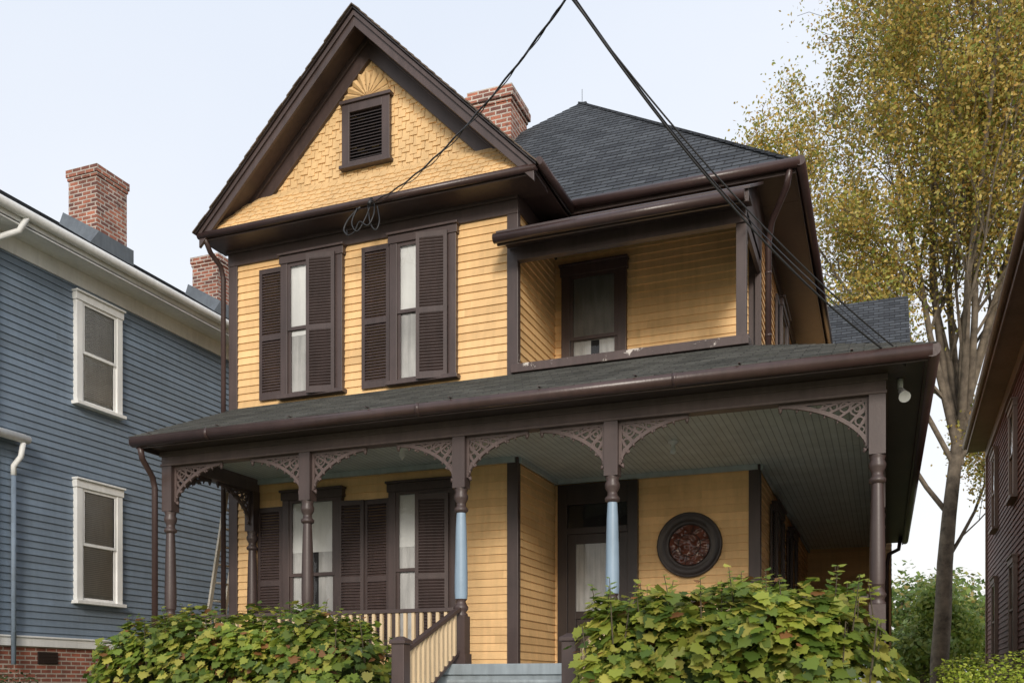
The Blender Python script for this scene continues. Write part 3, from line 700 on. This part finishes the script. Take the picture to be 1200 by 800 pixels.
loop([(-6.8,12.08,6.86),(-6.76,12.0,6.66),(-6.84,11.97,6.5),(-6.98,11.98,6.58),(-7.08,12.0,6.46),(-7.2,12.02,6.44),(-7.26,12.1,6.56)])
loop([(-6.9,12.08,6.84),(-6.82,12.0,6.55),(-6.72,11.98,6.42),(-6.67,12.0,6.55),(-6.74,12.06,6.8)])
loop([(-7.2,12.02,6.44),(-7.28,12.05,6.55),(-7.2,12.06,6.7),(-7.02,12.07,6.84)],.014)
w.tube([(-6.85,12.1,6.94),(-6.85,12.02,6.82)],.03,8)
w.obj('cables',M_wire,Wr)
up=root('utility_pole')
w=B(); w.tube([(-.6,-7.1,-1.8),(-.6,-7.1,7.9)],[.16,.11],12); w.beam((-1.7,-7.1,7.3),(.5,-7.1,7.3),.1,.12)
for x in (-1.6,-.9,-.2,.4): w.lathe(x,-7.1,[(.03,7.36),(.05,7.42),(.03,7.46),(.045,7.5),(0,7.53)],8)
w.obj('pole_and_crossarm',M_wood,up)

# =================================================================== LEAVES
def leafmesh(name,P,Nn,T_,size,col,outline,mat,parent=None,fold=.15,extra=None):
    n=len(P); Nn/=np.linalg.norm(Nn,axis=1)[:,None]+1e-9
    T_=T_-Nn*np.sum(T_*Nn,axis=1)[:,None]; T_/=np.linalg.norm(T_,axis=1)[:,None]+1e-9
    S_=np.cross(Nn,T_); o=np.array(outline); k=len(o)
    size=np.asarray(size)[:,None]
    vs=[]
    for j in range(k):
        vs.append(P+T_*size*o[j,0]+S_*size*o[j,1]-Nn*size*(fold*abs(o[j,1])+fold*.6*max(0,o[j,0])**2))
    V_=np.stack(vs,1).reshape(-1,3)
    me=bpy.data.meshes.new(name); me.vertices.add(n*k); me.vertices.foreach_set('co',V_.ravel())
    me.loops.add(n*k); me.loops.foreach_set('vertex_index',np.arange(n*k)); me.polygons.add(n)
    me.polygons.foreach_set('loop_start',np.arange(n)*k); me.polygons.foreach_set('loop_total',np.full(n,k))
    me.update(); me.validate()
    ca=me.color_attributes.new('Col','FLOAT_COLOR','POINT')
    cc=np.ones((n,k,4)); cc[:,:,:3]=col[:,None,:]; ca.data.foreach_set('color',cc.ravel())
    me.materials.append(mat)
    ob=bpy.data.objects.new(name,me); scene.collection.objects.link(ob)
    if parent: ob.parent=parent
    return ob
LOBED=[(-.05,0),(.12,.10),(.02,.42),(.24,.38),(.36,.52),(.48,.34),(.64,.34),(.70,.19),(.95,0),(.70,-.19),(.64,-.34),(.48,-.34),(.36,-.52),(.24,-.38),(.02,-.42),(.12,-.10)]
OVAL=[(0,0),(.3,.28),(.65,.25),(1,0),(.65,-.25),(.3,-.28)]
RH=[(0,0),(.45,.3),(1,0),(.45,-.3)]
def pick(cols,w,n,var=.2):
    cols=np.array(cols); w=np.array(w)/sum(w); idx=np.random.choice(len(cols),n,p=w)
    return cols[idx]*(1+np.random.uniform(-var,var,(n,1)))
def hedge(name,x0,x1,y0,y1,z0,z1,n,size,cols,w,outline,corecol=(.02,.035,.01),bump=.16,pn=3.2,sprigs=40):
    r=root(name)
    c=np.array([(x0+x1)/2,(y0+y1)/2,(z0+z1)/2]); h=np.array([(x1-x0)/2,(y1-y0)/2,(z1-z0)/2])
    q=np.random.uniform(-1,1,(n,3)); ax=np.random.choice(3,n,p=[.12,.5,.38]); q[np.arange(n),ax]=np.where(np.random.rand(n)<(.85),1,-1)*np.where(ax==1,-1,1)
    q/= (np.sum(np.abs(q)**pn,axis=1)**(1/pn))[:,None]
    out=np.sign(q)*np.abs(q)**(pn-1)/h; out/=np.linalg.norm(out,axis=1)[:,None]
    P=c+q*h
    nz=np.array([noise.noise(Vector(p_)*1.7)+.6*noise.noise(Vector(p_)*4.1) for p_ in P])
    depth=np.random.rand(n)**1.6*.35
    P=P+out*(nz*bump*1.6-depth+.05)[:,None]
    Nn=out*.75+np.array([0,-.1,.75])+np.random.normal(0,.42,(n,3))
    T_=out*.5+np.array([0,0,-.55])+np.random.normal(0,.55,(n,3))
    sz=size*np.random.uniform(.4,1.2,n)
    cn=np.array([noise.noise(Vector(p_)*1.1+Vector((9,3,1))) for p_ in P])
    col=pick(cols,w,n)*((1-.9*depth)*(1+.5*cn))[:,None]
    SP=[];SN=[];ST=[];SS=[];SC=[]
    st=B()
    for i in range(sprigs):
        x=random.uniform(x0+.15*(x1-x0)*.5,x1-.1); y=random.uniform(y0+.1,y1-.2); top=z1+noise.noise(Vector((x,y,z1))*1.7)*bump*1.6-.12
        L_=random.uniform(.12,.3); d=Vector((random.uniform(-.5,.5),random.uniform(-.6,.2),1)).normalized()
        st.tube([(x,y,top-.3),Vector((x,y,top))+d*L_],[.008,.003],5)
        for k in range(7):
            p_=Vector((x,y,top))+d*L_*(k/6); a=random.uniform(0,6.28)
            SP.append(p_); t_=Vector((math.cos(a),math.sin(a),.15-.1*k/6)); ST.append(t_); SN.append(Vector((0,0,1))-t_*.2+Vector((random.uniform(-.3,.3),-.4,0))); SS.append(size*random.uniform(.4,.9)*(1-.06*k)); SC.append(pick(cols,w,1)[0]*1.1)
    P=np.vstack([P,np.array(SP)]);Nn=np.vstack([Nn,np.array(SN)]);T_=np.vstack([T_,np.array(ST)]);sz=np.concatenate([sz,SS]);col=np.vstack([col,np.array(SC)])
    leafmesh('leaves',P,Nn,T_,sz,col,outline,M_leaf,r)
    for i in range(60):
        x=random.uniform(x0+.2,x1-.2);y=random.uniform(y0+.25,y1-.25); st.tube([(x,y,z0),(x+random.uniform(-.2,.2),y+random.uniform(-.2,.2),z1-.3)],[.014,.006],5)
    st.obj('stems',M_stem,r)
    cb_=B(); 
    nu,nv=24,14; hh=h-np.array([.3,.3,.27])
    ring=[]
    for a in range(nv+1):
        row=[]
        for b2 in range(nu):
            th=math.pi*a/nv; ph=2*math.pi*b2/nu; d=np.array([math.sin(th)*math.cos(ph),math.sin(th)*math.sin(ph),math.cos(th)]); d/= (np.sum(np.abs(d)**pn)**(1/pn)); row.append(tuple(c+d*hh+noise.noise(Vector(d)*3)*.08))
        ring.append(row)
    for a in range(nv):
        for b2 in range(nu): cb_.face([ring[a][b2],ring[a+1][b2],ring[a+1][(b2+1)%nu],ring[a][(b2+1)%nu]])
    cb_.obj('dark_filler_core',groundmat(name+'_core',corecol,(corecol[0]*2,corecol[1]*2,corecol[2]*2),12),r)  # dark closed shell added inside the leaves to block the view through
    return r
hc=[(.17,.24,.035),(.29,.33,.05),(.42,.40,.08),(.09,.15,.025),(.28,.13,.05)]
hedge('hydrangea_bush',-2.75,.05,8.0,9.6,-.9,.80,6800,.14,hc,[4,4,2.6,2,.3],LOBED,bump=.2)
hedge('hydrangea_bush',-9.2,-5.15,8.9,10.2,-.9,.74,8200,.125,hc,[4,3,1.8,3,.8],LOBED,bump=.19)
hedge('boxwood_hedge',.35,2.3,11.2,12.2,-.9,.24,8000,.05,[(.36,.44,.05),(.27,.36,.04),(.46,.5,.08)],[3,2,2],OVAL,sprigs=5,bump=.07,corecol=(.08,.11,.02))
hedge('dark_shrub',-12.6,-10.6,9.2,10.2,-.9,.13,3000,.06,[(.04,.07,.02),(.07,.12,.03)],[2,1],OVAL,sprigs=5,bump=.08)

# =================================================================== BIG TREE
tree=root('autumn_tree',(1.65,33.5,H-.9))
tb=B(); LP=[];LS=[]
def branch(p,d,L_,r,lev):
    n=6 if lev<2 else 4 if lev<4 else 3; pts=[p.copy()]; rs=[r]; dd=d.copy()
    end=r*(.6 if lev==0 else .25)
    kids=[]
    for i in range(n):
        j={0:.035,1:.09,2:.18,3:.28,4:.35}[lev]
        dd=(dd+Vector((random.gauss(0,j),random.gauss(0,j),random.gauss(0,j*.6)+(.09 if lev>0 else 0)))).normalized()
        p=p+dd*L_/n; pts.append(p.copy()); t=(i+1)/n; rs.append(r*(1-t)+end*t); kids.append((p.copy(),dd.copy(),rs[-1],t))
    tb.tube(pts,[max(q,.008) for q in rs],10 if lev==0 else 6 if lev<2 else 4 if lev<4 else 3,cap=False)
    if lev>=3:
        for (q,_,_,_) in kids: 
            if lev==4 or random.random()<.5: LP.append(q)
    if lev==4: return
    cnt={0:0,1:11,2:6,3:4}[lev]
    for c_ in range(cnt):
        t=random.uniform(.10,1.0); k=min(int(t*n),n-1); q,bd,br,_=kids[k]
        a=random.uniform(0,6.283); perp=bd.orthogonal().normalized(); perp=Matrix.Rotation(a,3,bd)@perp
        sp={1:.75,2:.85,3:1.0}[lev]; nd=(bd+perp*random.uniform(.5,1)*sp).normalized()
        if nd.z<-.1: nd.z=abs(nd.z)*.4
        l2=L_*{1:.42,2:.5,3:.55}[lev]*random.uniform(.7,1.15)*(1.15-.5*t)
        branch(q,nd,l2,max(br*.5,.01),lev+1)
    return kids
k=branch(Vector((0,0,0)),Vector((0,0,1)),9.5,.31,0)
for i,a in enumerate(np.linspace(.2,2*math.pi+.2,9,endpoint=False)):
    q=k[-1][0]-Vector((0,0,random.uniform(0,2.0)))
    sp=random.uniform(.14,.44); branch(q,Vector((math.cos(a)*sp,math.sin(a)*sp,1)).normalized(),random.uniform(12,16.5),.14,1)
branch(k[3][0],Vector((-.55,0,.8)).normalized(),7,.09,1); branch(k[4][0],Vector((.6,-.1,.8)).normalized(),9,.1,1); branch(k[2][0],Vector((.5,.3,.8)).normalized(),6,.07,1); branch(k[4][0],Vector((-.5,-.3,.9)).normalized(),11,.1,1)
tb.obj('trunk_and_limbs',M_bark,tree)
LP=np.array([tuple(q) for q in LP]); print('LEAFNODES',len(LP))
rep=max(1,int(230000/len(LP))); P=np.repeat(LP,rep,axis=0); n=len(P); P=P+np.random.normal(0,.29,(n,3))
dens=np.array([noise.noise(Vector(p_)*.33) for p_ in LP]); dens=np.repeat(dens,rep); side=(P[:,0]+2.5)*.02; keep=dens+side>np.random.uniform(-.75,.22,n); P=P[keep]; n=len(P)
leafmesh('foliage',P,np.random.normal(0,1,(n,3)),np.random.normal(0,1,(n,3))+np.array([0,0,-.5]),np.random.uniform(.08,.17,n),pick([(.56,.39,.09),(.64,.50,.15),(.42,.40,.09),(.46,.26,.06),(.24,.29,.06)],[3.6,3.2,3.4,1,2.2],n),RH,M_leaf,tree)

# =================================================================== DISTANT TREES
def cloud(name,blobs,n,size,cols,w):
    r=root(name); P=[];Nn=[];C_=[]
    tot=sum(b_[3]**2 for b_ in blobs)
    tr=B()
    for (x,y,z,R_) in blobs:
        m_=int(n*R_*R_/tot); d=np.random.normal(0,1,(m_,3)); d/=np.linalg.norm(d,axis=1)[:,None]
        rr=R_*(np.random.rand(m_)**.35)
        nz=np.array([noise.noise(Vector(q)*2.2+Vector((x,y,z))) for q in d]); rr*=(1+.5*nz)
        P.append(np.array([x,y,z])+d*rr[:,None]); Nn.append(d+np.random.normal(0,.5,(m_,3))); C_.append(pick(cols,w,m_)*(.75+.5*random.random()))
        tr.tube([(x,y,-1.7),(x,y,z+R_*.3)],[.22,.06],6)
    P=np.vstack(P);Nn=np.vstack(Nn);C_=np.vstack(C_); k=len(P)
    leafmesh('foliage',P,Nn,np.random.normal(0,1,(k,3)),np.random.uniform(.6,1.3,k)*size,C_,RH,M_leaf,r); tr.obj('trunks',M_bark,r)
bl=[]
for i in range(34):
    x=random.uniform(-45,32); bl.append((x,random.uniform(52,75),random.uniform(1.5,4.0),random.uniform(2.2,3.2)))
for i in range(14):
    bl.append((random.uniform(.5,7),random.uniform(50,62),random.uniform(.5,4.4),random.uniform(1.6,2.2)))
cloud('background_trees',bl,60000,.36,[(.13,.2,.05),(.2,.27,.07),(.28,.28,.08),(.32,.25,.07)],[3,3,1.5,.6])
cloud('small_green_tree',[(1.4,40,1.2,1.3),(2.5,41,1.9,1.3),(1.9,40.5,3.0,.9)],7000,.22,[(.18,.26,.05),(.3,.35,.07)],[1,1])

# =================================================================== GROUND, ROAD
def gz(y):
    if y<3.6: return -1.6
    if y<5.4:
        t=(y-3.6)/1.8; t=t*t*(3-2*t); return -1.6+.7*t
    return -.9
xs=[-400,-120,-50,-30]+list(np.arange(-24,20.1,2))+[40,120,400]; ys=[-300,-80,-30,-11.2,-11.19,-3.61,-3.6]+list(np.arange(-3,8,.3))+[10,14,20,30,45,80,200,600]
me=bpy.data.meshes.new('ground'); V_=[];F_=[]
for y in ys:
    for x in xs:
        z=gz(y) if not(-11.195<y<-3.605) else -1.76
        V_.append((x,y,z))
nx=len(xs)
for j in range(len(ys)-1):
    for i in range(nx-1): F_.append((j*nx+i,j*nx+i+1,(j+1)*nx+i+1,(j+1)*nx+i))
me.from_pydata(V_,[],F_); me.materials.append(M_grass); o=bpy.data.objects.new('ground',me); o.location=(0,0,H); scene.collection.objects.link(o)
b_=B(); b_.box(-200,200,-11.18,-3.62,-1.76,-1.745); b_.obj('road',M_asph)
b_=B(); 
for x in np.arange(-60,60,3): b_.box(x,x+1.5,-7.45,-7.35,-1.744,-1.741)
b_.obj('road_markings',M_wh)
b_=B(); b_.box(-200,200,-3.75,-3.58,-1.78,-1.59); b_.obj('kerb',M_conc,bevel=.02)
b_=B(); 
for x in np.arange(-60,60,1.5): b_.box(x+.006,x+1.494,-1.2,.9,-1.62,-1.585)
b_.obj('sidewalk',M_conc)
b_=B()
for i in range(12):
    y0=.92+i*.68; y1=y0+.67; za,zb_=gz(y0)+.03,gz(y1)+.03
    b_.hexa([(-4.7,y0,za-.1),(-3.05,y0,za-.1),(-3.05,y1,zb_-.1),(-4.7,y1,zb_-.1),(-4.7,y0,za),(-3.05,y0,za),(-3.05,y1,zb_),(-4.7,y1,zb_)])
b_.obj('garden_path',M_conc)

# =================================================================== LIGHT, SKY, CAMERA
el=math.radians(21); az=math.radians(158)
sd=Vector((math.sin(az)*math.cos(el),math.cos(az)*math.cos(el),math.sin(el)))
sl_=bpy.data.lights.new('sun','SUN'); sl_.energy=2.1; sl_.angle=math.radians(13); sl_.color=(1,.935,.85)
so=bpy.data.objects.new('sun',sl_); so.rotation_euler=sd.to_track_quat('Z','Y').to_euler(); so.location=sd*60; scene.collection.objects.link(so)
w=bpy.data.worlds.new('World'); scene.world=w; w.use_nodes=True; nt=w.node_tree; bg=nt.nodes['Background']
sk=nt.nodes.new('ShaderNodeTexSky'); sk.sky_type='NISHITA'; sk.sun_disc=False; sk.sun_elevation=el; sk.sun_rotation=az; sk.air_density=1.0; sk.dust_density=4.0; sk.ozone_density=1.0
tc=nt.nodes.new('ShaderNodeTexCoord'); nz=N(nt,'ShaderNodeTexNoise',Scale=1.4,Detail=5.0); nt.links.new(tc.outputs['Generated'],nz.inputs['Vector'])
sx=nt.nodes.new('ShaderNodeSeparateXYZ'); nt.links.new(tc.outputs['Generated'],sx.inputs[0])
grad=ramp(nt,sx.outputs[2],0.05,.8,(10.6,10.4,10.2,1),(8.0,8.8,10.1,1))
hz=mixc(nt,grad,ramp(nt,nz.outputs[0],.3,.7,(.94,.955,.98,1),(1.05,1.04,1.03,1)),1.0,'MULTIPLY')
c=mixc(nt,sk.outputs[0],hz,.74)
nt.links.new(c,bg.inputs[0]); bg.inputs[1].default_value=.12
cd=bpy.data.cameras.new('camera'); cd.sensor_width=36; cd.lens=33.72; cd.shift_y=1/3; cd.clip_end=2000; cd.clip_start=.05
co=bpy.data.objects.new('camera',cd); co.location=(0,0,H); co.rotation_euler=(math.pi/2,0,math.radians(21.2)); scene.collection.objects.link(co); scene.camera=co
scene.view_settings.view_transform='Standard'; scene.view_settings.look='None'; scene.view_settings.exposure=0
